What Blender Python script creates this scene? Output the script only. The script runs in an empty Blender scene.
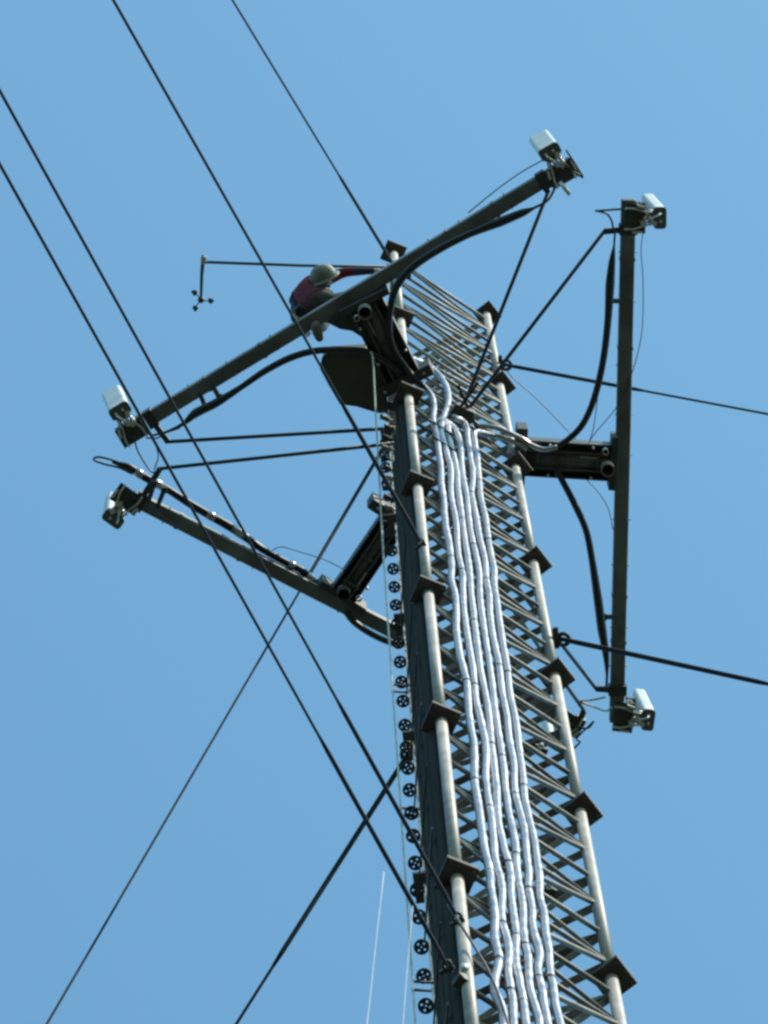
import bpy, bmesh, math, random
from mathutils import Vector, Matrix
random.seed(7)
S = 1.25                                   # one mast face width in metres
# ---------------------------------------------------------------- camera
RX = Vector(( 0.99788, -0.06379, -0.01269))
RROWS = None
def _rot(r):
    r = Vector(r); return Matrix.Rotation(r.length, 3, r.normalized())
CR = _rot((0.1793, -0.0184, 0.0625))       # rows: image right, image down, forward
FPX = math.exp(8.7854)
CAMW = Vector((-1.6397, -8.6493, -58.1868))
ZOFF = -CAMW.z * S + 1.6                   # ground at z = 0
def W(v):                                  # mast units -> metres
    return Vector((v[0]*S, v[1]*S, v[2]*S + ZOFF))
CAM = W(CAMW)
scene = bpy.context.scene
C = scene.collection
cd = bpy.data.cameras.new('camera'); cam = bpy.data.objects.new('camera', cd); C.objects.link(cam)
m = Matrix((CR[0], -CR[1], -CR[2])).transposed().to_4x4(); m.translation = CAM
cam.matrix_world = m
cd.sensor_fit = 'VERTICAL'; cd.sensor_height = 24.0; cd.lens = FPX/1024*24
cd.clip_start = 0.1; cd.clip_end = 5000
scene.camera = cam
# ---------------------------------------------------------------- light
SUN_EL = math.radians(47)
SX, SY = 0.72, -0.69                       # horizontal direction towards the sun
w = bpy.data.worlds.new('World'); scene.world = w; w.use_nodes = True
nt = w.node_tree; bg = nt.nodes['Background']
sky = nt.nodes.new('ShaderNodeTexSky'); sky.sky_type = 'NISHITA'; sky.sun_disc = False
sky.sun_elevation = SUN_EL
sky.sun_rotation = math.atan2(SX, SY)
sky.air_density = 1.0; sky.dust_density = 1.2; sky.ozone_density = 1.0
mx = nt.nodes.new('ShaderNodeMix'); mx.data_type = 'RGBA'; mx.blend_type = 'MULTIPLY'; mx.inputs['Factor'].default_value = 1
mx.inputs['B'].default_value = (0.69, 1.08, 1.03, 1)
nt.links.new(sky.outputs[0], mx.inputs['A']); nt.links.new(mx.outputs['Result'], bg.inputs[0]); bg.inputs[1].default_value = 0.15
sl = bpy.data.lights.new('sun', 'SUN'); sl.energy = 3.0; sl.angle = math.radians(0.5); sl.color = (1, 0.90, 0.78)
so = bpy.data.objects.new('sun', sl); C.objects.link(so)
sd = Vector((SX, SY, math.hypot(SX, SY)*math.tan(SUN_EL))).normalized()
so.rotation_euler = sd.to_track_quat('Z', 'Y').to_euler(); so.location = (20, -20, 120)
scene.view_settings.view_transform = 'Standard'; scene.view_settings.look = 'None'
scene.view_settings.exposure = 0.75; scene.view_settings.gamma = 1
try: scene.cycles.pixel_filter_type = 'BLACKMAN_HARRIS'; scene.cycles.filter_width = 2.8
except Exception: pass

# ---------------------------------------------------------------- picture measuring: rays through the camera
def ray(px, py):
    d = CR.transposed() @ Vector(((px-384)/FPX, (py-512)/FPX, 1)); return d
def U(px, py, z):                          # point at height z (metres) seen at px, py
    d = ray(px, py); return CAM + d*((z-CAM.z)/d.z)
def proj(P):
    v = CR @ (P-CAM); return (384+FPX*v.x/v.z, 512+FPX*v.y/v.z)
def on_plane(px, py, P0, n):
    d = ray(px, py); return CAM + d*((P0-CAM).dot(n)/d.dot(n))
ANG = [math.radians(a) for a in (-120, 0, 120)]    # legs A (near), B (right), C (far)
LEG = [Vector((math.cos(a), math.sin(a), 0))*S/math.sqrt(3) for a in ANG]
ZT = ZOFF                                  # mast top
H = 4*S                                    # section length
ZB = ZOFF - 7.393*S                        # height of the booms
def leg_at(k, py):                         # height on leg k that shows at image row py
    lo, hi = 3.0, ZT+3
    for _ in range(60):
        mid = (lo+hi)/2
        if proj(LEG[k]+Vector((0, 0, mid)))[1] > py: lo = mid
        else: hi = mid
    return LEG[k]+Vector((0, 0, mid))

# ---------------------------------------------------------------- materials
def mat(name, col, rough=0.5, metal=0.0, var=0.15, scale=6.0, bump=0.0, spots=None):
    m = bpy.data.materials.new(name); m.use_nodes = True; n = m.node_tree; b = n.nodes['Principled BSDF']
    b.inputs['Metallic'].default_value = metal
    tc = n.nodes.new('ShaderNodeTexCoord')
    ns = n.nodes.new('ShaderNodeTexNoise'); ns.inputs['Scale'].default_value = scale; ns.inputs['Detail'].default_value = 6
    n.links.new(tc.outputs['Object'], ns.inputs['Vector'])
    rp = n.nodes.new('ShaderNodeValToRGB'); rp.color_ramp.elements[0].position = .3; rp.color_ramp.elements[1].position = .72
    c0 = [c*(1-var) for c in col]; c1 = [min(1, c*(1+var)) for c in col]
    if spots: c0 = spots
    rp.color_ramp.elements[0].color = (*c0, 1); rp.color_ramp.elements[1].color = (*c1, 1)
    n.links.new(ns.outputs['Fac'], rp.inputs[0]); n.links.new(rp.outputs[0], b.inputs['Base Color'])
    mr = n.nodes.new('ShaderNodeMapRange'); mr.inputs['To Min'].default_value = max(0, rough-.1); mr.inputs['To Max'].default_value = min(1, rough+.12)
    n.links.new(ns.outputs['Fac'], mr.inputs[0]); n.links.new(mr.outputs[0], b.inputs['Roughness'])
    if bump:
        bp = n.nodes.new('ShaderNodeBump'); bp.inputs['Strength'].default_value = bump; bp.inputs['Distance'].default_value = .01
        n.links.new(ns.outputs['Fac'], bp.inputs['Height']); n.links.new(bp.outputs[0], b.inputs['Normal'])
    return m
GALV = mat('galvanised_steel', (.27, .245, .215), .55, .1, .3, 5, .2)
BRACE = mat('weathered_brace_steel', (.155, .15, .14), .55, .05, .5, 9, .2)
def vary(m_, amt):                         # each piece of steel has weathered to its own tone
    n = m_.node_tree; b = n.nodes['Principled BSDF']; src = b.inputs['Base Color'].links[0].from_socket
    oi = n.nodes.new('ShaderNodeObjectInfo'); mr = n.nodes.new('ShaderNodeMapRange'); mr.inputs['To Min'].default_value = 1-amt; mr.inputs['To Max'].default_value = 1+amt
    hs = n.nodes.new('ShaderNodeHueSaturation'); n.links.new(oi.outputs['Random'], mr.inputs[0]); n.links.new(mr.outputs[0], hs.inputs['Value'])
    n.links.new(src, hs.inputs['Color']); n.links.new(hs.outputs[0], b.inputs['Base Color'])
vary(BRACE, .45)
DARK = mat('dull_dark_steel', (.045, .052, .05), .6, .2, .3, 7, .2)
PLATE = mat('grimy_plate_steel', (.06, .057, .05), .6, .2, .4, 14, .2, spots=(.035, .024, .016))
ARM = mat('grimy_arm_steel', (.085, .088, .08), .5, .2, .35, 6, .2)
BOOM = mat('olive_grey_boom_paint', (.145, .165, .165), .5, .1, .3, 3, .1, spots=(.085, .09, .085))
BRIGHT = mat('bright_fitting_zinc', (.62, .60, .56), .35, .4, .12, 20)
BLACK = mat('black_cable_jacket', (.012, .012, .013), .5, 0, .3, 12)
SOOT = mat('matt_sooty_cable', (.021, .018, .012), .85, 0, .4, 3)
SOOT.node_tree.nodes['Principled BSDF'].inputs['Specular IOR Level'].default_value = .15
vary(SOOT, .75)
SILV = mat('silver_cable_sheath', (.44, .42, .44), .30, .72, .30, 9, .4)
GUY = mat('dark_guy_strand', (.010, .012, .016), .8, .0, .2, 20)
GUY.node_tree.nodes['Principled BSDF'].inputs['Specular IOR Level'].default_value = .2
WHITE = mat('off_white_radome', (.60, .61, .60), .45, 0, .10, 5)
ENDCAP = mat('grey_end_cap', (.10, .105, .10), .6, 0, .2, 12)
ROPE = mat('pale_rope', (.50, .52, .46), .7, 0, .3, 8)
GREEN = mat('dull_olive_housing', (.06, .065, .045), .6, 0, .2, 5)
RED = mat('maroon_cloth', (.13, .008, .022), .85, 0, .25, 14, .3)
NAVY = mat('navy_cloth', (.02, .025, .07), .85, 0, .25, 14, .3)
TROUS = mat('dark_work_trousers', (.028, .028, .024), .85, 0, .25, 14, .3)
SKIN = mat('skin', (.42, .26, .19), .55, 0, .08, 20)
BOOT = mat('tan_boot_leather', (.10, .09, .065), .7, 0, .25, 16)
HELM = mat('pale_grey_helmet', (.19, .19, .155), .65, 0, .2, 6)
GRASS = mat('dry_grass', (.030, .036, .022), .9, 0, .4, .4)

# ---------------------------------------------------------------- mesh helpers
class MB:
    def __init__(s): s.v = []; s.f = []; s.sm = []
    def add(s, vs, fs, smooth=False):
        o = len(s.v); s.v += [Vector(v) for v in vs]; s.f += [tuple(i+o for i in f) for f in fs]; s.sm += [smooth]*len(fs)
    def tube(s, pts, r, n=10, caps=True):
        pts = [Vector(p) for p in pts]; k = len(pts); rr = r if isinstance(r, (list, tuple)) else [r]*k
        vs = []; fs = []
        up = None
        for i in range(k):
            t = (pts[min(i+1, k-1)]-pts[max(i-1, 0)]).normalized()
            if up is None: up = t.orthogonal().normalized()
            up = (up - t*up.dot(t)).normalized(); b = t.cross(up)
            for j in range(n):
                a = 2*math.pi*j/n; vs.append(pts[i]+(up*math.cos(a)+b*math.sin(a))*rr[i])
        for i in range(k-1):
            for j in range(n):
                a = i*n+j; b2 = i*n+(j+1) % n; fs.append((a, b2, b2+n, a+n))
        if caps: fs.append(tuple(range(n))[::-1]); fs.append(tuple((k-1)*n+j for j in range(n)))
        s.add(vs, fs, True); return s
    def pipe(s, p0, p1, r, wall=.012, n=20):           # open hollow pipe
        p0 = Vector(p0); p1 = Vector(p1); t = (p1-p0).normalized(); up = t.orthogonal().normalized(); b = t.cross(up); vs = []
        for P, q in ((p0, r), (p1, r), (p1, r-wall), (p0, r-wall)):
            for j in range(n):
                a = 2*math.pi*j/n; vs.append(P+(up*math.cos(a)+b*math.sin(a))*q)
        fs = []
        for k in range(4):
            for j in range(n):
                a = k*n+j; a2 = k*n+(j+1) % n; c = ((k+1) % 4)*n; fs.append((a, a2, c+(j+1) % n, c+j))
        s.add(vs, fs, True); return s
    def box(s, c, ax, ay, az, bev=0.0):                # centre, three half-axis vectors
        c = Vector(c); ax = Vector(ax); ay = Vector(ay); az = Vector(az)
        if bev <= 0:
            vs = [c+ax*i+ay*j+az*k for k in (-1, 1) for j in (-1, 1) for i in (-1, 1)]
            s.add(vs, [(0, 2, 3, 1), (4, 5, 7, 6), (0, 1, 5, 4), (2, 6, 7, 3), (0, 4, 6, 2), (1, 3, 7, 5)]); return s
        lx, ly, lz = ax.length, ay.length, az.length; bm = bmesh.new()
        bmesh.ops.create_cube(bm, size=2)
        for v in bm.verts: v.co = Vector((v.co.x*lx, v.co.y*ly, v.co.z*lz))
        bmesh.ops.bevel(bm, geom=bm.edges[:], offset=min(bev, .9*min(lx, ly, lz)), segments=2, profile=.6, affect='EDGES')
        ux, uy, uz = ax.normalized(), ay.normalized(), az.normalized()
        s.add([c+ux*v.co.x+uy*v.co.y+uz*v.co.z for v in bm.verts], [tuple(v.index for v in f.verts) for f in bm.faces]); bm.free(); return s
    def bar(s, p0, p1, wd, ht, up=(0, 0, 1), bev=0.0):  # rectangular bar between two points
        p0 = Vector(p0); p1 = Vector(p1); d = (p1-p0)/2; u = Vector(up); t = d.normalized(); u = (u-t*u.dot(t)).normalized(); sd_ = t.cross(u)
        return s.box((p0+p1)/2, d, sd_*wd/2, u*ht/2, bev)
    def angle(s, p0, p1, a, th=.006, up=(0, 0, 1), side=1):  # L profile
        p0 = Vector(p0); p1 = Vector(p1); t = (p1-p0).normalized(); u = Vector(up); u = (u-t*u.dot(t)).normalized(); sv = t.cross(u)*side
        s.bar(p0+sv*a/2, p1+sv*a/2, a, th, u); s.bar(p0+u*(a/2+th*.6), p1+u*(a/2+th*.6), th, a-th*.1, u); return s
    def prism(s, poly, z0, z1):                        # vertical prism over a polygon of x, y
        n = len(poly); vs = [Vector((p[0], p[1], z0)) for p in poly]+[Vector((p[0], p[1], z1)) for p in poly]
        fs = [tuple(range(n))[::-1], tuple(range(n, 2*n))]+[(i, (i+1) % n, n+(i+1) % n, n+i) for i in range(n)]
        s.add(vs, fs); return s
    def sphere(s, c, r, sc=(1, 1, 1), seg=16, rings=10):
        bm = bmesh.new(); bmesh.ops.create_uvsphere(bm, u_segments=seg, v_segments=rings, radius=1)
        s.add([Vector(c)+Vector((v.co.x*r*sc[0], v.co.y*r*sc[1], v.co.z*r*sc[2])) for v in bm.verts], [tuple(v.index for v in f.verts) for f in bm.faces], True); bm.free(); return s
def wpos(o):
    p = Vector((0, 0, 0))
    while o: p = p+o.location; o = o.parent
    return p
def obj(name, mb, m_, parent=None, origin=None, local=False):
    me = bpy.data.meshes.new(name)
    off = Vector((0, 0, 0)) if local else (wpos(parent) if parent else (origin if origin is not None else Vector((0, 0, 0))))
    me.from_pydata([v-off for v in mb.v], [], mb.f); me.update()
    for p, sflag in zip(me.polygons, mb.sm): p.use_smooth = sflag
    bm = bmesh.new(); bm.from_mesh(me); bmesh.ops.recalc_face_normals(bm, faces=bm.faces[:]); bm.to_mesh(me); bm.free()
    me.materials.append(m_)
    o = bpy.data.objects.new(name, me); C.objects.link(o); o.parent = parent
    if not parent and not local: o.location = off
    return o
def tag(o, label, cat, group=None):
    o['label'] = label; o['category'] = cat
    if group: o['group'] = group
    return o
def thing(name, label, cat, loc=(0, 0, 0), group=None):
    o = bpy.data.objects.new(name, None); C.objects.link(o); o.location = loc; o.empty_display_size = .2
    return tag(o, label, cat, group)
def smooth(pts, n=6):
    pts = [Vector(p) for p in pts]
    if len(pts) < 3: return pts
    P = [pts[0]*2-pts[1]]+pts+[pts[-1]*2-pts[-2]]; out = []
    for i in range(1, len(P)-2):
        a, b, c, d = P[i-1:i+3]
        for k in range(n):
            t = k/n; out.append(.5*((2*b)+(c-a)*t+(2*a-5*b+4*c-d)*t*t+(3*b-a-3*c+d)*t**3))
    out.append(pts[-1]); return out
def lerpl(a, n, k): # resample list a of radii to k entries
    return [a[int(min(i/n, len(a)-1))]*(1-(i/n-int(i/n)))+a[min(int(i/n)+1, len(a)-1)]*(i/n-int(i/n)) for i in range(k)]
def cable(name, pts, r, m_, label, cat, group=None, n=8, sub=6):
    sp = smooth(pts, sub)
    rr = lerpl(list(r), sub, len(sp)) if isinstance(r, (list, tuple)) else r
    return tag(obj(name, MB().tube(sp, rr, n), m_, None, origin=Vector(pts[0])), label, cat, group)
Z = Vector((0, 0, 1))

# ---------------------------------------------------------------- ground
g = MB(); N = 48
g.add([(0, 0, 0)]+[(2500*math.cos(2*math.pi*i/N), 2500*math.sin(2*math.pi*i/N), 0) for i in range(N)], [(0, i+1, (i+1) % N+1) for i in range(N)])
gr = obj('ground', g, GRASS); gr['kind'] = 'structure'

# ---------------------------------------------------------------- the mast
mast = thing('lattice_mast', 'tall three legged galvanised lattice mast with square joint plates, carrying the booms', 'mast', (0, 0, 0))
RL = .044
for k in range(3):
    mb = MB(); L = LEG[k]
    mb.tube([L+Z*0.0, L+Z*(ZT-13*H)], RL, 18)
    for i in range(12, -1, -1):
        za = ZT-(i+1)*H; zb_ = ZT-i*H
        mb.tube([L+Z*(za+.015), L+Z*(zb_-.015)], RL, 18)
        mb.tube([L+Z*(za+.015), L+Z*(za+.05)], RL+.004, 18)       # weld collars
        mb.tube([L+Z*(zb_-.05), L+Z*(zb_-.015)], RL+.004, 18)
    leg = obj('leg', mb, GALV, mast)
    for i in range(0, 9):
        zc = ZT-i*H; u = Vector((math.cos(ANG[k]+.07), math.sin(ANG[k]+.07), 0)); t = Vector((-u.y, u.x, 0))
        a = (u+t).normalized()*.118; b = (u-t).normalized()*.118
        p = MB(); p.box(L+u*.01+Z*(zc+.0135), a, b, Z*.012); p.box(L+u*.01+Z*(zc-.0135), a*.985, b*.985, Z*.012)
        for sx in (-1, 1):
            for sy in (-1, 1):
                c = L+u*.01+(a*sx+b*sy)*.72+Z*zc; p.tube([c-Z*.05, c+Z*.05], .011, 6)
        obj('flange_plate', p, PLATE, leg)
horiz = []; diag = []
NB = 8
for k in range(3):
    P, Q = LEG[k], LEG[(k+1) % 3]; d = (Q-P).normalized(); nrm = Vector((d.y, -d.x, 0))
    if nrm.dot(P) < 0: nrm = -nrm
    for i in range(NB):
        for j in range(6):
            z0 = ZT-i*H-(j+.5)*H/6
            a = P+d*(RL*.9)+Z*(z0+random.uniform(-.008, .008)); b = Q-d*(RL*.9)+Z*(z0+random.uniform(-.008, .008))
            mb = MB()
            if k == 0: mb.tube([a, b], .019, 8)
            else: mb.bar(a, b, .058, .010)
            horiz.append((z0, mb))
            # zigzag: node on far leg at odd levels
            z1 = z0-H/6; up = (j % 2 == 0)
            zz = (z0, z1) if up else (z1, z0)
            a = P+d*(RL*.9)+Z*(zz[0]+(-.035 if zz[0] > zz[1] else .035)); b = Q-d*(RL*.9)+Z*(zz[1]+(.035 if zz[0] > zz[1] else -.035))
            off = nrm*.004
            mb = MB().tube([a+off, b+off], .0175, 8) if k == 0 else MB().bar(a+off, b+off, .045, .010)
            diag.append((z0, mb))
for name, lst in (('cross_bar', horiz), ('diagonal_brace', diag)):
    lst.sort(key=lambda e: e[0])
    vis = [e for e in lst if e[0] > ZT-29.3*S]; low = [e for e in lst if e[0] <= ZT-29.3*S]
    for e in vis[:100]: obj(name, e[1], BRACE, mast)
    rest = MB()
    for e in vis[100:]+low: rest.add(e[1].v, e[1].f, e[1].sm[0])
    r = obj(name, rest, BRACE, mast); r['kind'] = 'stuff'
obj('lightning_spike', MB().tube([LEG[0]+Z*(ZT+.0), LEG[0]+Z*(ZT+.75)], [.012, .004], 6), BRIGHT, mast)

# rail with round perforated hangers on the far left leg
DISC = [(395, 569), (396, 587), (397, 605), (398, 624), (399, 643), (399.5, 662), (400, 682), (402, 701), (404, 725), (405, 747), (407, 768), (409, 790),
        (411, 813), (413, 836), (415, 863), (417, 890), (420, 917), (422, 947), (424, 976), (427, 1006)]
CL = LEG[2]
def off_c(px, py):                         # point in the vertical plane through leg C facing the camera
    return on_plane(px, py, CL+Vector((0, -.03, 0)), Vector((0, 1, 0)))
Dtop, Dbot = off_c(391.5, 430), off_c(427, 1006)
xr = sum(off_c(*d).x for d in DISC)/len(DISC); yr = CL.y-.03
rail = thing('cable_rail', 'slim vertical rail with a row of small round perforated discs on left side of mast', 'rail', (xr+.05, yr, 40))
mb = MB(); mb.tube([Vector((xr+.062, yr+.02, off_c(433, 1060).z-6)), Vector((xr+.062, yr+.02, Dtop.z+.8))], .011, 8)
obj('rail_rod', mb, BRIGHT, rail)
cu = bpy.data.curves.new('d', 'CURVE'); cu.dimensions = '2D'; cu.fill_mode = 'BOTH'; cu.extrude = .004; cu.resolution_u = 3
def circ(cx, cy, r, n):
    sp = cu.splines.new('POLY'); sp.points.add(n-1); sp.use_cyclic_u = True
    for i in range(n): sp.points[i].co = (cx+r*math.cos(2*math.pi*i/n), cy+r*math.sin(2*math.pi*i/n), 0, 1)
circ(0, 0, .058, 28)
for a in range(4): circ(.031*math.cos(a*math.pi/2+.5), .031*math.sin(a*math.pi/2+.5), .0085, 10)
circ(.0, .0, .006, 8)
tmp = bpy.data.objects.new('d', cu); C.objects.link(tmp); dg = bpy.context.evaluated_depsgraph_get()
dme = bpy.data.meshes.new_from_object(tmp.evaluated_get(dg)); bpy.data.objects.remove(tmp); dme.name = 'hanger_disc'
dme.materials.clear(); dme.materials.append(BLACK)
zs = sorted([off_c(*d).z for d in DISC])
extra = [zs[0]-(i+1)*.92 for i in range(4)]+[zs[-1]+(i+1)*.92 for i in range(7)]
for z in zs+extra:
    o = bpy.data.objects.new('hanger_disc', dme); C.objects.link(o); o.parent = rail
    o.location = Vector((xr, yr, z))-rail.location; o.rotation_euler = (random.uniform(-.28, .28), random.uniform(-.28, .28), random.uniform(0, 1.5))
    mb = MB(); mb.tube([Vector((xr+.03, yr+.01, z+.012)), Vector((xr+.1, yr+.02, z+.012))], .008, 6); mb.sphere((xr+.095, yr-.005, z), .016, seg=8, rings=6)
    hb = obj('hanger_bolt', mb, BRIGHT, rail)
# paired prongs
for py in (985, 812, 689, 520):
    z = off_c(420, py).z; mb = MB()
    x0 = off_c(415 if py > 900 else 405, py).x if False else xr-.09
    for dy in (-.03, .03):
        mb.bar(Vector((x0, yr+dy, z-.03)), Vector((xr+.26, yr+dy, z-.03)), .014, .03)
    mb.box(Vector((xr+.2, yr, z-.03)), (.09, 0, 0), (0, .045, 0), (0, 0, .02))
    obj('twin_prong_bracket', mb, PLATE, rail)

# black feeders up the left face (A-C)
dAC = (LEG[2]-LEG[0]).normalized()
nAC = Vector((-1, 0, 0)); nAC = nAC-dAC*nAC.dot(dAC); nAC.normalize()
for i in range(6):
    f = .07+i*.098
    b = LEG[0]+dAC*(S*f)+nAC*(.052+.016*(i % 2))
    pts = []
    zt = ZB-.15-.08*i
    z = 16.0
    while z < zt:
        pts.append(b+Z*z+dAC*random.uniform(-.008, .008)+nAC*random.uniform(-.004, .004)); z += 1.1
    pts.append(b+Z*zt)
    cable('feeder_cable', pts, .046, SOOT, 'black feeder cable in the dark bundle up the left face of the mast', 'cable', 'black feeder cables on the left mast face', n=12, sub=3)

for py in (985, 905, 812, 750, 689, 640, 590, 520):
    zz_ = leg_at(0, py).z-.1; a_ = LEG[0]+dAC*.10+nAC*.125+Z*zz_; b_ = LEG[0]+dAC*(S*.74)+nAC*.125+Z*(zz_+random.uniform(-.04, .04))
    mb = MB().bar(a_, b_, .012, .07 if py in (985, 812, 689) else .03, bev=.003)
    obj('cable_clamp_bar', mb, GREEN if py in (985, 812, 689) else DARK, mast)
# silver feeders on the near right face (A-B)
dAB = (LEG[1]-LEG[0]).normalized(); nAB = Vector((dAB.y, -dAB.x, 0))
if nAB.dot(LEG[0]) < 0: nAB = -nAB
def face(px, py, o=.07): return on_plane(px, py, LEG[0]+nAB*o, nAB)
ROWS = [438, 465, 492, 530, 570, 600, 658, 705, 752, 799, 851, 885, 918, 952, 986, 1020, 1065]
XS = [[436, 440, 442.5, 447, 451.6, 453, 462, 468, 473, 478, 484, 490, 495, 496.8, 495, 503, 509], [442.5, 449, 451.6, 455.5, 461, 463, 470.6, 477.5, 484.2, 488, 495, 500, 503.6, 508, 509, 515, 521], [449, 455.5, 458.5, 463, 469.5, 471, 478.8, 486, 492, 496.3, 504.6, 510, 513.7, 516.4, 519, 526, 532], [458, 462, 465, 471, 478, 480, 488, 495.6, 500.6, 507, 515.2, 518.6, 522.6, 526, 529.5, 537.4, 543], [467, 471, 472.5, 479, 485.5, 488, 497, 504.5, 511, 517.2, 525.6, 528.6, 532.7, 536.5, 540.5, 547.6, 554], [474, 478, 480, 487, 493, 496, 506, 512, 520, 525.5, 535.7, 539, 543.4, 547.6, 552.2, 559, 566]]
TOPS = [[(424, 387), (432, 397), (434, 409), (433, 420)],
        [(403, 357), (420, 362), (437, 373), (447, 389), (448, 404), (443, 419), (441, 430)],
        [(446, 424)],
        [(440, 421), (450, 425)],
        [(453, 417), (463, 422), (467, 430)],
        [(500, 438), (486, 434), (477, 432), (474, 434)]]
ORD = ['leftmost of six wavy silver cables, bending up to the upper left boom arm', 'second from left of six silver cables, with the widest hooked bend at its top',
       'third from left of the six wavy silver cables running up the mast', 'fourth from left of the six wavy silver cables running up the mast',
       'fifth from left of six silver cables, with a small hooked top', 'rightmost of six wavy silver cables, turning off towards the right boom arm']
for i in range(6):
    pts = [face(x, y, .07+.012*(i % 2)) for x, y in TOPS[i]]
    if i in (2, 3): pts = [pts[0]-nAB*.2+Z*.1]+pts
    pts += [face(x+random.uniform(-.5, .5), y+random.uniform(-3, 3), .07+random.uniform(0, .015)) for x, y in zip(XS[i], ROWS)]
    # finer hand-bent waviness between the ties
    base = smooth(pts, 5); ph = random.uniform(0, 6); am0 = random.uniform(.004, .010); fr_ = random.uniform(.7, 1.25); pts = []
    nT = len(TOPS[i])*5
    for q_, p_ in enumerate(base):
        am = 0 if q_ < nT+4 else am0*(.6+.8*random.random())
        pts.append(p_+dAB*am*(math.sin(q_*.95*fr_+ph)+.6*math.sin(q_*.41+ph*2))+nAB*am*.7*math.sin(q_*.77+ph))
    b = pts[-1].copy(); pts.append(Vector((b.x, b.y, b.z-5))); pts.append(Vector((b.x, b.y, 12)))
    sp = smooth(pts, 3)
    mb = MB().tube(sp, [.0302+random.uniform(-.0012, .0012)+(.002 if j % 9 in (0,) else 0) for j in range(len(sp))], 12)
    sc = tag(obj('silver_feeder_cable', mb, SILV, None, origin=pts[-1]), ORD[i], 'cable', 'silver feeder cables up the mast')
    j = nT*3+20+random.randint(0, 14)
    while j < len(sp)-14:
        d_ = (sp[j+1]-sp[j]).normalized()
        obj('cable_tie', MB().tube([sp[j]-d_*.018, sp[j]+d_*.018], .0335, 12), DARK if random.random() < .65 else BRIGHT, sc); j += random.randint(26, 44)
# dark clamp bars that hold the silver feeders
for py0, x0, x1 in ((437, 430, 480),):
    a, b = face(x0, py0-2, .12), face(x1, py0+2, .12)
for q, (x0, y0, x1, y1) in enumerate([(428, 419, 452, 421), (432, 436, 456, 441)]):
    a, b = face(x0, y0, .105), face(x1, y1, .105); b.z = a.z
    tag(obj('cable_clamp', MB().bar(a, b, .02, .03, bev=.004), DARK, None, origin=a), ['upper small black clamp bar across the tops of two silver cables', 'lower small black clamp bar across the two left silver cables'][q], 'clamp')
# turned-off silver cables that run to the right boom arm
zz = face(480, 430).z
for q, pl in enumerate([[(476, 425.5), (493, 427), (507, 432), (522, 439), (531, 445), (544, 449.5), (557, 447)], [(476, 432), (496, 435.6), (516, 443), (527, 449)]]):
    cable('silver_jumper_cable', [U(x, y, ZB-.30) for x, y in pl], .026, SILV, ['upper of two silver cables crossing from the mast face to the right boom arm', 'lower of two silver cables crossing from the mast face to the right boom arm'][q], 'cable', 'silver jumpers to the right arm', n=10)

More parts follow.
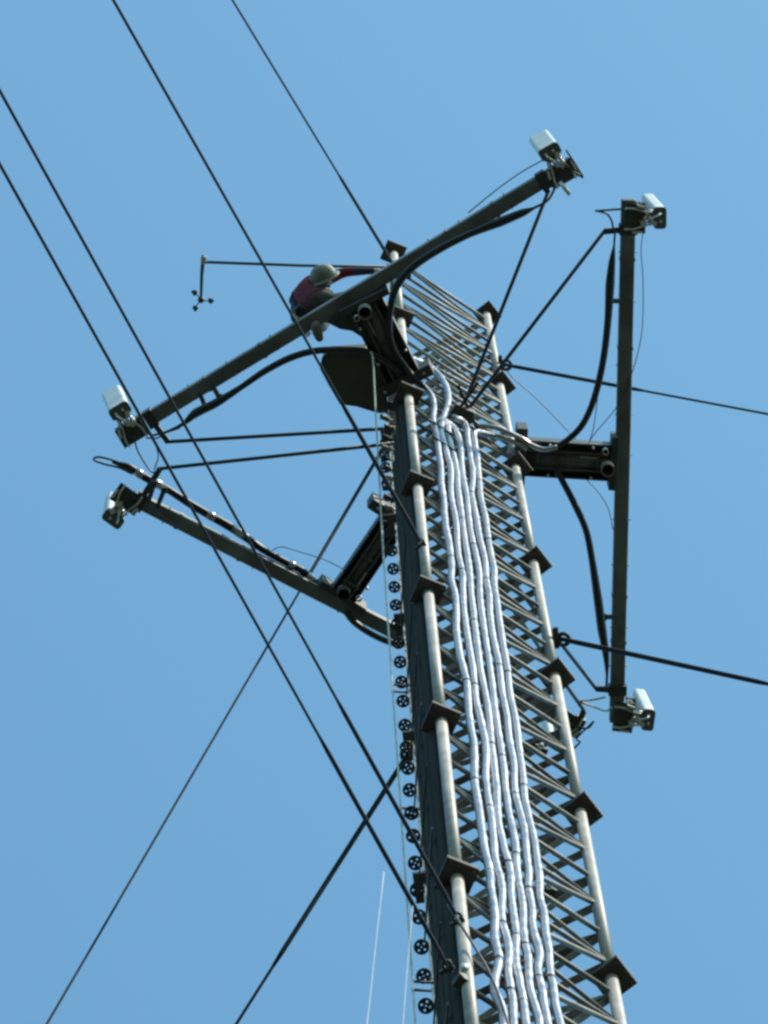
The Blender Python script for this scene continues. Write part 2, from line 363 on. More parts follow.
# ---------------------------------------------------------------- boom frames
def Zb(px, py, dz=0.0): return U(px, py, ZB+dz)
ENDS = [((147, 420), (550, 176)), ((628.5, 199), (616.5, 722)), ((132, 497), (560, 716))]
BL = ['upper left horizontal boom with its crouching worker, running from lower left to upper right', 'right hand boom standing upright in view beside the mast',
      'lower left boom passing behind the mast, its long edge sunlit']
STR = [[((549, 190), (461, 412)), ((165, 442), (397, 428))], [((606, 229), (463, 416)), ((597, 690), (497, 577))], [((157, 469), (398, 443)), ((585, 712), (480, 590))]]
frames = []
for k in range(3):
    a0 = ANG[k]; u = Vector((math.cos(a0), math.sin(a0), 0)); t = Vector((-u.y, u.x, 0)); L = LEG[k]+Z*ZB
    fr = thing('antenna_boom', BL[k], 'boom', L, 'three antenna booms around the mast')
    frames.append(fr)
    e0, e1 = Zb(*ENDS[k][0]), Zb(*ENDS[k][1]); bd = (e1-e0).normalized(); bn = Vector((bd.y, -bd.x, 0))
    if bn.dot(u) < 0: bn = -bn
    mb = MB().bar(e0, e1, .145, .145, bev=.018)
    for q in range(9):
        c = e0.lerp(e1, (q+1)/10+random.uniform(-.02, .02)); mb.tube([c-bn*.085, c+bn*.095], .007, 6)
    for q in (.13, .27, .73, .87):
        c = e0.lerp(e1, q+random.uniform(-.03, .03)); mb.box(c, bd*.018, bn*.078, Z*.078, .004)
    bp = obj('boom_pole', mb, BOOM, fr)
    # arm from the leg to the boom, local frame u, t
    ln = (e0-L).dot(bn)/u.dot(bn)-.06
    rot_c = L+u*.06
    x0, x1 = .12, ln-.07
    mb = MB(); aw = .76 if k == 2 else 1
    z0 = -.16
    mb.tube([L+u*x0+Z*(z0+.07), L+u*x1+Z*(z0+.07)], .105*aw, 24)
    for w_ in (x0+.12, (x0+x1)/2, x1-.12): mb.tube([L+u*(w_-.02)+Z*(z0+.07), L+u*(w_+.02)+Z*(z0+.07)], .115, 24)
    for sy in (-1, 1):
        mb.box(L+u*(x0+x1)/2+t*sy*.172*aw+Z*(z0+.09), u*(x1-x0)/2, t*.008, Z*.105)
        mb.box(L+u*(x0+x1)/2+t*sy*.085*aw+Z*(z0-.024), u*(x1-x0)/2*.97, t*.010, Z*.018)
    mb.box(L+u*(x0+x1)/2+Z*(z0+.2), u*(x1-x0)/2, t*.165*aw, Z*.006)
    obj('support_arm', mb, ARM, fr)
    mb = MB(); mb.box(L+u*.07+Z*(-.02), u*.055, t*.30, Z*.20, .006); obj('leg_clamp_plate', mb, DARK, fr)
    mb = MB(); mb.box(L+u*(ln-.035)+Z*(-.02), u*.035, t*.265, Z*.19, .006); obj('boom_clamp_plate', mb, DARK, fr)
    mb = MB()
    for sy, sx in ((-.21, .07), (.21, .07), (-.15, ln-.25), (.15, ln-.25), (-.15, .35), (.15, .35)):
        c = L+u*sx+t*sy+Z*(-.24); obj('bolt', MB().tube([c, c+Z*.12], .013, 8), BRIGHT, fr)
    if k == 0:
        gp = [Zb(*c, -.13) for c in ((326, 322), (340, 329), (352, 331), (366, 340), (376, 350), (388, 338), (352, 306))]
        mb = MB(); mb.prism([(p.x, p.y) for p in gp], ZB-.135, ZB-.12); mb.prism([(p.x, p.y) for p in gp], ZB+.06, ZB+.07); obj('gusset_plate', mb, DARK, fr)
    mb = MB().pipe(L+u*(ln-.1)+t*.03*(1 if k else -1)+Z*(-.42), L+u*(ln-.1)+t*.03*(1 if k else -1)+Z*.35, .066, .006)
    obj('pipe_socket', mb, GALV if k < 2 else ARM, fr)
    mb = MB().pipe(L+u*(ln-.13)-t*.13+Z*(-.30), L+u*(ln-.13)-t*.13+Z*(-.18), .03, .006)
    obj('small_socket', mb, BRIGHT, fr)
    mb = MB().tube(smooth([L+u*(ln-.36)-t*.05+Z*-.18, L+u*(ln-.36)-t*.05+Z*-.22, L+u*(ln-.22)-t*.05+Z*-.22, L+u*(ln-.22)-t*.05+Z*-.18], 4), .008, 6)
    obj('handle', mb, GALV, fr)
    for (p, q_) in STR[k]:
        A_, B_ = Zb(*p, -.05), Zb(*q_, -.05)
        if q_[1] > 500:                    # these two reach down to the far face of the mast
            mid = (LEG[1]+LEG[2])/2; lo = leg_at(1, 545); B_ = mid+(LEG[1]-LEG[2]).normalized()*(.06 if k == 1 else -.06)+Z*(ZB-2.4)
        dd = (B_-A_).normalized()
        mb = MB(); mb.tube([A_, B_], .019, 8)
        sn = obj('strut', mb, DARK, fr)
        near = e0 if (A_-e0).length < (A_-e1).length else e1
        foot = near+bd*((A_-near).dot(bd))
        mb = MB(); mb.bar(A_+dd*.03, foot+Z*-.05, .055, .05); mb.box(foot+Z*-.02, bd*.05, bn*.09, Z*.085)
        obj('strut_bracket', mb, DARK, fr)

# ---------------------------------------------------------------- antennas
def rrect(cx, cy, wx, wy, r, n=4):
    out = []
    for (sx, sy, a) in ((1, 1, 0), (-1, 1, 90), (-1, -1, 180), (1, -1, 270)):
        for i in range(n+1):
            b = math.radians(a+90*i/n); out.append((cx+sx*(wx-r)+r*math.cos(b), cy+sy*(wy-r)+r*math.sin(b)))
    return out
def panel_antenna():                       # local: +x outward, y along the boom, z up, origin under boom end axis
    a = bpy.data.objects.new('panel_antenna', None); C.objects.link(a)
    X0 = .265
    p = MB(); p.prism(rrect(X0, 0, .060, .105, .032), -.085, .90)
    rd = obj('radome', p, WHITE, a, local=True)
    p = MB(); p.prism(rrect(X0, 0, .063, .108, .034), -.10, -.075); obj('end_cap', p, ENDCAP, a, local=True)
    p = MB()
    for y in (-.05, .03): p.tube([(X0, y, -.15), (X0, y, -.098)], .012, 8)
    p.tube(smooth([(X0-.01, -.05, -.14), (X0-.03, -.04, -.19), (X0-.12, 0, -.16), (X0-.2, .03, -.10)], 5), .009, 8)
    obj('connector', p, BRIGHT, a, local=True)
    p = MB(); p.tube([(.155, 0, -.16), (.155, 0, .80)], .030, 14); obj('mount_pipe', p, GALV, a, local=True)
    for z in (-.02, .62):
        p = MB(); p.box((.2, 0, z), (.045, 0, 0), (0, .045, 0), (0, 0, .022), .004)
        for y in (-.052, .052): p.tube([(.105, y, z), (.262, y, z)], .008, 6); p.box((.112, y, z), (.012, 0, 0), (0, .014, 0), (0, 0, .014))
        p.box((.243, 0, z), (.006, 0, 0), (0, .075, 0), (0, 0, .04))
        obj('bracket', p, GALV, a, local=True)
    p = MB(); p.box((.02, 0, -.095), (.10, 0, 0), (0, .15, 0), (0, 0, .012), .004)
    p.box((.09, 0, .0), (.012, 0, 0), (0, .14, 0), (0, 0, .12), .004)
    obj('mount_plate', p, DARK, a, local=True)
    p = MB()
    for y in (-.10, .10):
        p.tube(smooth([(-.09, y, -.12), (.0, y, -.13), (.1, y*.7, -.125), (.18, y*.6, -.12)], 4), .010, 6)
    p.box((.10, .045, -.13), (.03, 0, 0), (0, .016, 0), (0, 0, .02), .003)
    p.box((.07, -.12, -.13), (.04, .01, 0), (0, .014, 0), (0, 0, .018), .003)
    p.tube([(.115, .0, -.14), (.115, 0, -.10)], .022, 10)
    p.box((.20, .05, -.06), (.03, .01, 0), (-.01, .022, 0), (0, 0, .05), .004)
    p.tube([(.14, -.08, -.10), (.22, -.06, -.05)], .013, 8)
    p.box((.04, .135, -.10), (.05, 0, 0), (0, .012, 0), (0, 0, .03), .003)
    p.tube([(.11, .07, -.16), (.11, .07, .03)], .016, 8)
    obj('u_bolt', p, BRIGHT, a, local=True)
    return a
AL = [('white panel antenna at the lower left end of the upper left boom', (133, 432)), ('white panel antenna highest in view, at the upper right end of the upper left boom', (562, 174)),
      ('white panel antenna at the top end of the right hand boom', (632, 217)), ('white panel antenna at the bottom end of the right hand boom', (621, 715)),
      ('dark looking panel antenna at the left tip of the lower left boom', (129, 496)), ('panel antenna half hidden behind the mast at far end of the lower left boom', (569, 719))]
NA = [-121, -121, 0, 0, 119, 119]
proto = panel_antenna()
for i, (lab, (px, py)) in enumerate(AL):
    if i == 0: a = proto
    else:
        a = proto.copy(); C.objects.link(a)
        for ch in list(proto.children): c = ch.copy(); C.objects.link(c); c.parent = a
    tag(a, lab, 'antenna', 'panel antennas at the boom ends')
    a.location = Zb(px, py); 
    ln_ = [(-.10, .0), (-.06, .0), (-.07, 0), (-.05, 0), (0, 0), (0, 0)][i]
    q_ = Vector((0, 0, 1)).rotation_difference(Vector((ln_[0], ln_[1], 1)).normalized()).to_matrix() @ Matrix.Rotation(math.radians(NA[i]+random.uniform(-4, 4)), 3, 'Z')
    a.rotation_euler = q_.to_euler()

# ---------------------------------------------------------------- cables along the booms
def zc(pl, dz): return [Zb(x, y, dz) for x, y in pl]
BC = 'black cables strapped along the booms'
cable('jumper_cable', zc([(556, 186), (548, 200), (534, 208), (522, 213), (500, 222), (470, 234), (440, 249), (414, 266), (398, 284), (391, 305), (389, 330), (394, 350), (404, 365), (414, 378), (424, 387)], -.24),
      [.012, .012, .014, .040, .048, .034, .038, .040, .040, .036, .034, .032, .03, .03, .03], BLACK, 'thick black cable curving down from the top right boom end past the mast leg', 'cable', BC)
cable('jumper_cable', zc([(150, 436), (166, 432), (183, 424), (196, 413), (216, 403), (240, 388), (265, 371), (290, 358), (315, 351), (345, 350), (368, 352), (384, 360), (400, 372)], -.24),
      [.012, .012, .020, .046, .044, .030, .034, .036, .034, .034, .034, .034, .03], BLACK, 'thick black cable arching under the lower half of the upper left boom', 'cable', BC)
cable('jumper_cable', zc([(615, 232), (614, 246), (612, 262), (610, 285), (608, 320), (604, 355), (598, 385), (590, 410), (580, 428), (566, 441), (554, 448)], -.24),
      [.010, .011, .034, .046, .036, .034, .034, .032, .032, .030, .026], BLACK, 'thick black cable bowing down from the top of the right boom to its arm', 'cable', BC)
cable('jumper_cable', zc([(556, 470), (563, 482), (575, 505), (586, 530), (592, 560), (598, 600), (602, 630), (606, 655), (607, 675), (606, 690)], -.24),
      [.03, .032, .034, .034, .034, .044, .046, .034, .014, .012], BLACK, 'thick black cable dropping from the right arm towards the bottom boom end', 'cable', BC)
tw = cable('jumper_cable', zc([(112, 462), (128, 467), (146, 478), (165, 488), (195, 507), (235, 530), (262, 549), (285, 562), (304, 572), (320, 587)], .05),
      [.012, .040, .040, .036, .040, .044, .036, .034, .036, .034], BLACK, 'black cable glinting in the sun above the lower left boom', 'cable', BC)
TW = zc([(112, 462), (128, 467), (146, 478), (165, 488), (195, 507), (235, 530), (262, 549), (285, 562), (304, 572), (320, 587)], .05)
for a_, t0, t1 in ((1, .4, .8), (2, .2, .9), (4, .3, .5), (5, -.1, .35), (7, .2, .5), (8, .2, .9)):  # short silver bands added to stand in for sun glints on the black cable
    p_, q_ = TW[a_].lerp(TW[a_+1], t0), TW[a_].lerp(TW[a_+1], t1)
    obj('glint_band', MB().tube([p_, p_.lerp(q_, .5), q_], [.043, .046, .043], 12), SILV, tw)
cable('jumper_cable', zc([(346, 612), (354, 622), (368, 632), (384, 640), (398, 644), (410, 640), (420, 626)], -.20), .034, BLACK, 'short black cable curving under the lower left boom into the mast', 'cable', BC)
cable('looped_cable', zc([(128, 466), (112, 460), (98, 457), (94, 460), (104, 464), (120, 468), (132, 474)], .05), .011, BLACK, 'thin black cable loop sticking out past the left boom tip', 'cable')
cable('thin_wire', zc([(146, 438), (158, 438), (163, 434), (180, 428)], -.2), .008, BLACK, 'short thin wire joining the lower left antenna to its thick cable', 'wire')
cable('thin_wire', zc([(134, 436), (137, 449), (144, 462), (152, 472), (160, 470)], -.2), .008, BLACK, 'thin drooping wire between the two left antennas', 'wire')
cable('thin_wire', zc([(152, 438), (157, 449), (158, 458), (154, 470)], -.2), .006, BLACK, 'short thin wire hanging from the left end of the upper left boom', 'wire')
cable('thin_wire', zc([(148, 508), (165, 518), (185, 532), (205, 541), (222, 545)], -.2), .006, BLACK, 'thin wire sagging under the lower left boom', 'wire')
cable('thin_wire', zc([(543, 160), (520, 173), (495, 191), (468, 213)], -.02), .006, BLACK, 'thin wire running above the upper right part of the upper left boom', 'wire')
cable('thin_wire', zc([(644, 228), (641, 250), (643, 280), (642, 330), (633, 370), (618, 405), (596, 432), (588, 444)], -.1), .0045, BLACK, 'thin wire trailing down beside the top of the right boom', 'wire')
cable('thin_wire', zc([(507, 366), (511, 376), (540, 402), (578, 442)], .1), .0045, BLACK, 'hair thin wire slanting from the upper right guy fitting to the right arm', 'wire')
cable('thin_wire', zc([(600, 380), (594, 425), (590, 440)], .1), .0045, BLACK, 'short thin wire rising from the right arm', 'wire')
cable('thin_wire', zc([(585, 478), (598, 492), (608, 508), (613, 530)], .1), .0045, BLACK, 'short wavy wire hanging below the right arm', 'wire')
cable('thin_wire', zc([(270, 552), (281, 547), (300, 552), (325, 560), (345, 570)], .1), .0045, BLACK, 'thin wire reaching the lower left arm', 'wire')
# spacers that hold the cables off the booms
def spacer(p0, p1, lab):
    a, b = Zb(*p0, -.14), Zb(*p1, -.2)
    mb = MB(); mb.bar(a, b, .045, .03); mb.box(b, (.03, 0, 0), (0, .03, 0), (0, 0, .03), .005)
    tag(obj('cable_standoff', mb, DARK, None, origin=a), lab, 'bracket', 'small standoffs between booms and cables')
spacer((212, 385), (219, 397), 'small standoff nearer the mast on the lower half of upper left boom')
spacer((199, 392), (205, 406), 'small standoff nearer the boom tip on the lower half of upper left boom')
spacer((401, 268), (408, 276), 'small standoff where the upper left boom crosses the mast top')
spacer((622, 301), (610, 301), 'small standoff high on the right boom')
spacer((618, 617), (604, 617), 'small standoff low on the right boom')
spacer((148, 503), (154, 484), 'left one of two small standoffs at the lower left boom tip')
spacer((157, 508), (164, 490), 'right one of two small standoffs at the lower left boom tip')

# forks at boom ends
def fork(pts1, pts2, lab, m_=DARK, dz=-.15):
    o = thing('forked_rod', lab, 'bracket', Zb(*pts1[0], dz))
    obj('rod', MB().tube(smooth(zc(pts1, dz), 4), .011, 6), m_, o); obj('rod', MB().tube(smooth(zc(pts2, dz), 4), .010, 6), m_, o); return o
fork([(595, 211), (608, 210), (622, 209)], [(597, 211), (607, 214), (612, 222), (613, 230)], 'dark forked rod beside the top of the right boom')
fork([(578, 701), (592, 700), (606, 697)], [(580, 702), (594, 707), (606, 711), (612, 707)], 'bright forked rod beside the bottom of the right boom', BRIGHT)
fork([(566, 722), (578, 727), (588, 728), (594, 721)], [(570, 752), (580, 742), (577, 738), (594, 721)], 'dark forked rod poking out behind the right mast leg')
fork([(566, 150), (574, 162), (583, 177)], [(564, 164), (572, 170), (583, 178)], 'dark rod beak at the top right boom tip')
a, b = Zb(560, 182, -.2), Zb(570, 195, -.25)
tag(obj('bright_cylinder', MB().tube([a, b], .022, 12), BRIGHT, None, origin=a), 'short bright metal cylinder under the top right boom tip', 'fitting')

# ---------------------------------------------------------------- guy wires
def guy(k, attach_py, far_px, D, r, lab, attach_px=None, grip=3.0, ring=True, shift=None):
    P = leg_at(k, attach_py) if shift is None else leg_at(k, attach_py)+Vector(shift)
    p0 = proj(P) if attach_px is None else attach_px
    # the anchor on the ground lies in the plane through the camera that holds the wire
    n = ray(*p0).cross(ray(*far_px))
    best = None
    img = math.atan2(far_px[1]-p0[1], far_px[0]-p0[0])
    for i in range(7200):
        ph = i*2*math.pi/7200; X = Vector((D*math.cos(ph), D*math.sin(ph), 0.3)); e = abs(n.normalized().dot((X-CAM).normalized()))
        da = abs((ph-img+math.pi) % (2*math.pi)-math.pi)
        if da < .7 and (best is None or e < best[0]): best = (e, X)
    X = best[1]; d = (X-P).normalized()
    st = P+d*(.16 if ring else .05)
    o = thing('guy_wire', lab, 'guy wire', P, 'guy wires')
    sag = [st+(X-st)*(i/24)-Z*.35*math.sin(math.pi*i/24) for i in range(25)]
    mb = MB(); mb.tube(sag, r, 8); obj('strand', mb, GUY, o)
    g1 = st+(sag[4]-st)*(grip/(sag[4]-st).length); mid = st.lerp(g1, .93)
    mb = MB(); mb.tube([st, st.lerp(g1, .1), mid, g1], [r*1.4, r*1.75, r*1.6, r], 8); obj('grip', mb, GUY, o)
    # shackle, eye and lug
    side = d.cross(Z).normalized(); lug = MB(); lug.bar(P+d*.03, P+d*.2, .02, .05, up=side); lug.tube([P+d*.17-side*.05, P+d*.17+side*.05], .014, 8)
    obj('lug', lug, DARK, o)
    eye = MB(); c = P+d*.235; e1 = Vector((d.x, d.y, 0)).normalized(); e2 = Vector((-e1.y, e1.x, 0))
    eye.tube([c+(e1*math.cos(j*math.pi/8)+e2*math.sin(j*math.pi/8))*.050 for j in range(17)], .019, 8, caps=False); eye.bar(c-e1*.06-e2*.11, c-e1*.06+e2*.07, .045, .05)
    obj('eye_ring', eye, DARK, o)
    for ob in [x for x in o.children if x.name.startswith(('eye_ring', 'lug'))]:
        if k == 0: ob.scale = (.55, .55, .55)
    return o
guy(0, 548, (115, 0), 42, .0115, 'guy wire crossing the worker and passing down the left of the dish housing')
guy(0, 268, (233, 0), 42, .0110, 'guy wire reaching the very top of the mast, rightmost of the upper left ones')
guy(0, 926, (0, 85), 42, .0088, 'guy wire from left edge crossing both left booms, upper of the two longest')
guy(0, 978, (0, 157), 42, .0088, 'guy wire beginning lowest on left edge and ending at the lowest leg clamp', shift=(-.10, -.02, 0))
guy(2, 432, (45, 1024), 38, .0125, 'long guy wire falling to the bottom left corner from behind the boom arm')
guy(2, 738, (235, 1024), 38, .0135, 'guy wire falling to the bottom edge from the left side mast fitting')
guy(1, 363, (768, 413), 38, .0125, 'upper of the two guy wires leaving right, crossing behind the right boom')
guy(1, 636, (768, 683), 38, .0135, 'lower of the two guy wires leaving right, crossing the foot of the right boom')
# small swellings (clips) on two wires
P = leg_at(0, 986)
o = thing('leg_clamp', 'round bright bolt and dark clamp low on the near left mast leg', 'clamp', P)
u = Vector((math.cos(math.radians(-150)), math.sin(math.radians(-150)), 0))
obj('clamp_body', MB().box(P+u*.06, u*.035, Vector((-u.y, u.x, 0))*.045, Z*.06, .01), PLATE, o)
obj('bolt_head', MB().tube([P+u*.04+Vector((0, -.11, -.02)), P+u*.04+Vector((0, -.085, 0))], .03, 12), BRIGHT, o)
# dark cable crossing the lattice low on the mast
cable('crossing_cable', [face(448, 905, .03), face(461, 925, .08), face(477, 951, .1), face(487, 968, .12), face(497, 990, .14), face(506, 1017, .14), face(513, 1045, .12), face(520, 1080, .1)], .009, BLACK,
      'thin black cable crossing the lattice beside the near left leg, low in view', 'cable')
# ropes
R0 = U(379.5, 496.5, ZB-.5)
def rope(pts, r, lab): return cable('hoist_rope', pts, r, ROPE, lab, 'rope', None, 6, 3)
rope([U(371, 352, ZB-.5), U(373, 360, ZB-.5), U(375, 400, ZB-1.0), Vector((R0.x, R0.y, ZB-3.2)), Vector((R0.x, R0.y, ZB-10)), Vector((R0.x, R0.y, ZB-24)), Vector((R0.x, R0.y, 1.0))], .0085, 'pale hoist rope hanging plumb just left of the mast')
rope([U(384, 872, 40), U(375, 950, 38), U(367, 1024, 36), U(350, 1150, 30)], .0024, 'hair thin pale line slanting at the bottom, furthest left of the ropes')
rope([U(413, 905, 41), U(408, 960, 38.5), U(403, 1024, 36), U(395, 1150, 30)], .0020, 'hair thin pale line slanting across the foot of the plumb rope')

# ---------------------------------------------------------------- wind sensor on its long arm
za = ZB+1.5
def T(px, py, dz=0): return U(px, py, za+dz)
ws = thing('wind_sensor', 'wind sensor with three cups on a thin arm reaching left from the mast', 'wind sensor', T(390, 267))
obj('arm', MB().tube([T(392, 267), T(300, 265.5), T(203, 262)], .015, 8), DARK, ws)
obj('drop_rod', MB().tube([T(203, 255), T(202.5, 266), T(201.7, 276), T(201, 299)], [.014, .020, .017, .013], 8), DARK, ws)
obj('clamp', MB().box(T(203.5, 260), (.028, 0, 0), (0, .04, 0), (0, 0, .03), .008), BRIGHT, ws)
hub = obj('hub', MB().sphere(T(201, 300), .034), PLATE, ws)
for ang in (5, 125, 230):
    c = T(201, 300); d = Vector((math.cos(math.radians(ang)), math.sin(math.radians(ang)), 0))
    mb = MB(); mb.tube([c, c+d*.09], .006, 6)
    bm_ = c+d*.1; t_ = Vector((-d.y, d.x, 0))
    mb.tube([bm_-t_*.03, bm_-t_*.012, bm_+t_*.012, bm_+t_*.026], [.032, .030, .022, .004], 12)
    obj('cup', mb, DARK, ws)

# ---------------------------------------------------------------- housing behind the arm
zd = ZB-.1
poly = [(324, 358), (332, 353), (366, 351), (372, 356), (382, 360), (386, 413), (376, 411), (357, 405), (341, 403), (330, 384), (322, 369)]
hb = thing('equipment_housing', 'dark olive rounded housing hung below the upper left boom arm', 'housing', U(352, 380, zd))
pp = [U(x, y, zd) for x, y in poly]
mb = MB(); mb.prism([(p.x, p.y) for p in pp], zd, zd+.45); obj('shell', mb, GREEN, hb)
cen = sum(pp, Vector())/len(pp)
rim = [p.lerp(cen, -.03) for p in pp]; rim.append(rim[0].copy()); rim = [Vector((p.x, p.y, zd+.02)) for p in rim]
obj('rim', MB().tube(rim, .012, 8, caps=False), DARK, hb)
mb = MB()
for c in ((371, 355), (379, 366), (379, 392)): p = U(*c, zd-.02); obj('bolt', MB().tube([p, p+Z*.04], .018, 10), BRIGHT, hb)
mb = MB().bar(U(380, 362, zd+.2), U(398, 372, zd+.2), .1, .1); mb.bar(U(382, 404, zd+.2), U(402, 408, zd+.2), .08, .08); obj('bracket', mb, DARK, hb)

# clutter of clips up the left side of the mast by the arms
o = thing('clip_stack', 'cluttered column of small clips and bolts left of the mast between the booms', 'clips', U(388, 460, ZB))
for i in range(11):
    y = 418+i*10; x = 386+i*.55+random.uniform(-3, 3); p = U(x, y, ZB-.2)
    mb = MB(); mb.box(p, (.028+random.random()*.03, random.uniform(-.02, .02), 0), (0, .018+random.random()*.015, 0), (0, 0, .03), .005); mb.tube([p+Vector((-.05, 0, 0)), p+Vector((.08, .02, 0))], .01, 6)
    obj('clip', mb, DARK if i % 3 else GALV, o)
    mb = MB().sphere(p+Vector((.02, -.02, -.04)), .012, seg=8, rings=6); obj('bolt', mb, BRIGHT, o)

# junction where the struts meet the near face
p = face(462, 414, .1)
o = thing('strut_junction', 'dark clamp where two struts meet on the lattice above the silver cables', 'clamp', p)
obj('clamp_block', MB().box(p, (.10, .04, 0), (-.03, .07, 0), (0, 0, .1), .01), DARK, o)
obj('clamp_arm', MB().bar(U(458, 385, p.z), U(480, 436, p.z), .03, .03), DARK, o)
obj('clamp_arm', MB().bar(U(446, 428, p.z-.05), U(478, 382, p.z-.05), .03, .03), DARK, o)
# bright little lamp-like fittings on the lattice
for (x, y, lab) in ((549, 886, 'small bright round fitting on the lattice beside the silver cables, low in view'), (541, 746, 'small bright round fitting glinting behind the mast lattice at mid height')):
    p = face(x, y, -.05)
    o = thing('round_fitting', lab, 'fitting', p)
    obj('cap', MB().sphere(p, .026, seg=12, rings=8), BRIGHT, o); obj('base', MB().box(p+Vector((0, .04, .02)), (.05, .02, 0), (-.01, .03, 0), (0, 0, .02)), DARK, o)
# ---------------------------------------------------------------- the worker
def build_person():
    J = []; E_ = []; Rr = []; M_ = []
    def j(px, py, dz, rx, par, m_, ry=None):
        J.append(Zb(px, py, dz)); Rr.append((rx, ry or rx)); M_.append(m_)
        if par is not None: E_.append((par, len(J)-1))
        return len(J)-1
    def jp(P, rx, par, m_):
        J.append(P); Rr.append((rx, rx)); M_.append(m_); E_.append((par, len(J)-1)); return len(J)-1
    pel = j(327, 307, .30, .175, None, 2)
    ab = j(315, 302, .46, .175, pel, 0); ch = j(307, 292, .66, .175, ab, 0); up_ = j(309, 283, .76, .135, ch, 0)
    nk = j(316, 281, .70, .06, up_, 3); hd = j(323, 282, .60, .088, nk, 3); hd2 = j(324, 278, .55, .092, hd, 3); j(323, 275, .53, .07, hd2, 3)
    # arms
    sR = j(322, 282, .80, .075, up_, 0); eR = j(344, 272, .74, .055, sR, 0); wR = j(371, 271, .70, .036, eR, 4); hR = j(379, 272, .69, .036, wR, 3)
    sL = j(299, 293, .76, .075, up_, 4); eL = j(295, 309, .50, .052, sL, 4); wL = j(301, 323, .26, .034, eL, 3); hL = j(305, 330, .17, .036, wL, 3)
    for h, w_ in ((hR, wR), (hL, wL)):
        d = (J[h]-J[w_]).normalized(); s_ = d.cross(Z).normalized(); dn = -Z
        for q, ln in ((-1.5, .030), (-.5, .036), (.5, .034), (1.5, .026)):
            a_ = jp(J[h]+s_*q*.020+d*.05, .0095, h, 3); b_ = jp(J[a_]+d*ln+dn*.012, .009, a_, 3); jp(J[b_]+d*.008+dn*.03, .008, b_, 3)
        a_ = jp(J[h]-s_*.05+d*.005+dn*.015, .012, h, 3); jp(J[a_]+d*.03+dn*.03, .010, a_, 3)
    # legs
    for (hx, kn, an, to) in (((318, 314, .26), (322, 327, .36), (315, 327, -.16), (321, 342, -.23)), ((334, 303, .30), (354, 297, .42), (346, 306, .06), (352, 316, .03))):
        h_ = j(*hx, .10, pel, 2); k_ = j(*kn, .085, h_, 2); a_ = j(*an, .055, k_, 5); f_ = j(*to, .042, a_, 5)
        jp(J[a_]-(J[f_]-J[a_]).normalized()*.06-Z*.04, .04, a_, 5)
    me = bpy.data.meshes.new('person'); org = Zb(321, 312, .0)
    me.from_pydata([p-org for p in J], E_, []); o = bpy.data.objects.new('tmp', me); C.objects.link(o)
    sk = o.modifiers.new('s', 'SKIN'); sk.use_smooth_shade = True
    for i, v in enumerate(me.skin_vertices[0].data): v.radius = Rr[i]; v.use_root = (i == 0)
    ss = o.modifiers.new('ss', 'SUBSURF'); ss.levels = 2; ss.render_levels = 2
    dg = bpy.context.evaluated_depsgraph_get(); dg.update()
    nm = bpy.data.meshes.new_from_object(o.evaluated_get(dg)); bpy.data.objects.remove(o)
    nm.name = 'person'; nm.materials.clear()
    for m_ in (RED, NAVY, TROUS, SKIN, NAVY, BOOT): nm.materials.append(m_)
    for p in nm.polygons:
        c = p.center+org; best = None
        for (a_, b_) in E_:
            A_, B_ = J[a_], J[b_]; t = max(0, min(1, (c-A_).dot(B_-A_)/max(1e-9, (B_-A_).length_squared)))
            dd = (A_.lerp(B_, t)-c).length-(Rr[a_][0]*(1-t)+Rr[b_][0]*t)*.8
            if best is None or dd < best[0]: best = (dd, M_[b_] if t > .35 else M_[a_])
        p.material_index = best[1]; p.use_smooth = True
    per = bpy.data.objects.new('person', nm); C.objects.link(per); per.location = org
    tag(per, 'person in maroon jacket and pale helmet crouching on the upper left boom', 'person')
    hc = J[hd2]; fx = (J[hR]-J[hd2]); fx.z = 0; fx.normalize(); ax = Vector((-.42, -.8, -.12)).normalized()
    q = ax.to_track_quat('Z', 'Y').to_matrix()
    mb = MB(); prof = [(0, .135), (.03, .133), (.07, .12), (.105, .09), (.125, .05), (.132, .0)]
    vs = []; n = 20
    for (h_, r_) in prof:
        for i in range(n):
            a_ = 2*math.pi*i/n; vs.append(hc+ax*.01+q @ Vector((r_*math.cos(a_), r_*.88*math.sin(a_), h_)))
    mb.add(vs, [(i*n+k, i*n+(k+1) % n, (i+1)*n+(k+1) % n, (i+1)*n+k) for i in range(len(prof)-1) for k in range(n)], True)
    hl = obj('helmet', mb, HELM, per)
    bx = ax.orthogonal().normalized(); by = ax.cross(bx)
    br = MB(); nb = 20; vs = []
    for rr, hh in ((.118, .012), (.178, -.012), (.178, -.006), (.118, .02)):
        for i in range(nb):
            a_ = 2*math.pi*i/nb; e = 1+.25*max(0, math.cos(a_))
            vs.append(hc+ax*hh+bx*math.cos(a_)*rr*.92+by*math.sin(a_)*rr*.92)
    br.add(vs, [(k_*nb+i, k_*nb+(i+1) % nb, ((k_+1) % 4)*nb+(i+1) % nb, ((k_+1) % 4)*nb+i) for k_ in range(4) for i in range(nb)], True)
    obj('helmet_brim', br, HELM, per)
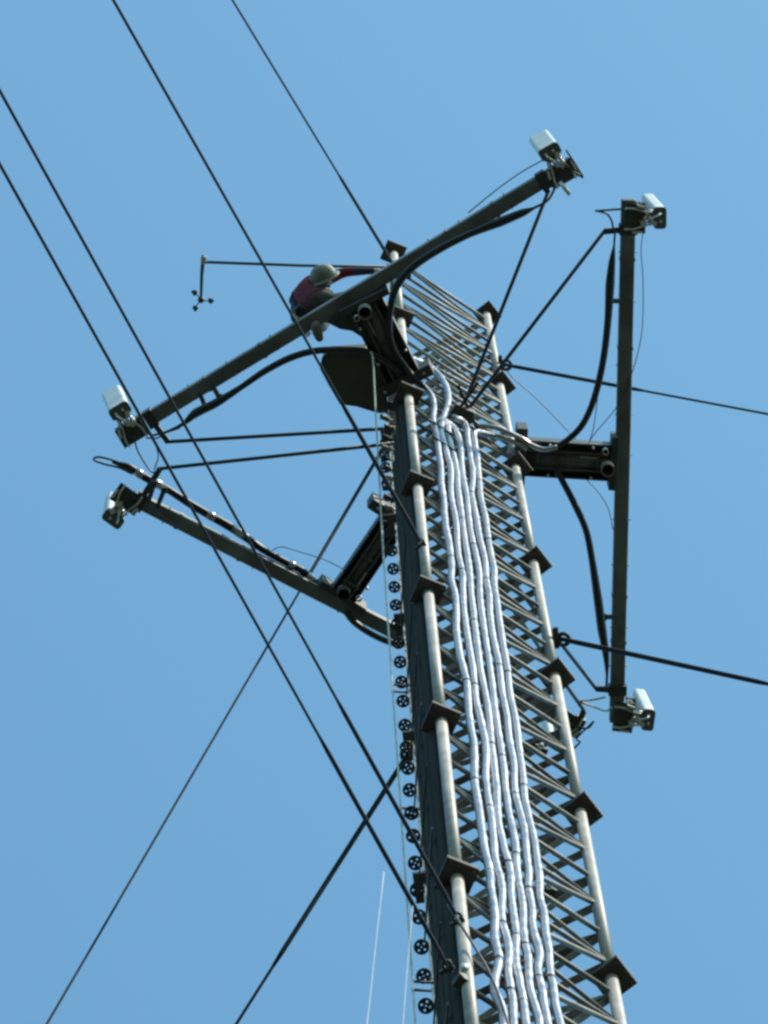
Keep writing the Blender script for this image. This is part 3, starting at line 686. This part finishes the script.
    # face: eyes, nose, mouth, ears
    f = Vector((.55, .45, -.6)).normalized(); upf = (Z-f*Z.dot(f)).normalized(); sf = f.cross(upf); hcen = J[hd]*.5+J[hd2]*.5
    mb = MB()
    for s_ in (-1, 1): mb.sphere(hcen+f*.085+sf*s_*.032+upf*.02, .012, seg=10, rings=6)
    obj('eye', mb, WHITE, per)
    mb = MB().tube([hcen+f*.085+upf*.02, hcen+f*.108-upf*.015], [.008, .016], 8)
    obj('nose', mb, SKIN, per)
    for s_ in (-1, 1): obj('ear', MB().sphere(hcen+sf*s_*.088, .022, (1, .6, 1.3), 10, 6), SKIN, per)
    obj('mouth', MB().tube([hcen+f*.09-upf*.05-sf*.022, hcen+f*.096-upf*.05, hcen+f*.09-upf*.05+sf*.022], .006, 6), RED, per)
    # harness belt and lanyard loop
    c = J[ab]; e1 = Vector((1, 0, 0)); ring = []
    axb = (J[ch]-J[pel]).normalized(); e1 = axb.orthogonal().normalized(); e2 = axb.cross(e1)
    for i in range(21): a_ = i*math.pi/10; ring.append(J[pel].lerp(J[ab], .6)+(e1*math.cos(a_)+e2*math.sin(a_))*.162)
    obj('harness_belt', MB().tube(ring, .016, 6, caps=False), BLACK, per)
    for s_ in (-1, 1):
        o_ = e1*s_*.09
        obj('harness_strap', MB().tube(smooth([J[pel].lerp(J[ab], .6)+o_+e2*q__ for q__ in (.165,)]+[J[ab]+o_+e2*.178, J[ch]+o_*.9+e2*.182, J[up_]+o_*.8+e2*.13], 5), .013, 6), BLACK, per)
        obj('harness_strap', MB().tube(smooth([J[pel].lerp(J[ab], .6)+o_-e2*.165, J[ab]+o_-e2*.178, J[ch]+o_*.9-e2*.182, J[up_]+o_*.8-e2*.13], 5), .013, 6), BLACK, per)
    obj('tool_pouch', MB().box(Zb(303, 312, .32), (.07, .03, 0), (-.02, .05, 0), (0, 0, .09), .02), TROUS, per)
    lan = smooth([Zb(300, 305, .35), Zb(292, 313, .2), Zb(293, 321, .1), Zb(300, 324, .08)], 5)
    obj('lanyard', MB().tube(lan, .012, 6), BLACK, per)
build_person()
print('objects', len(bpy.data.objects))
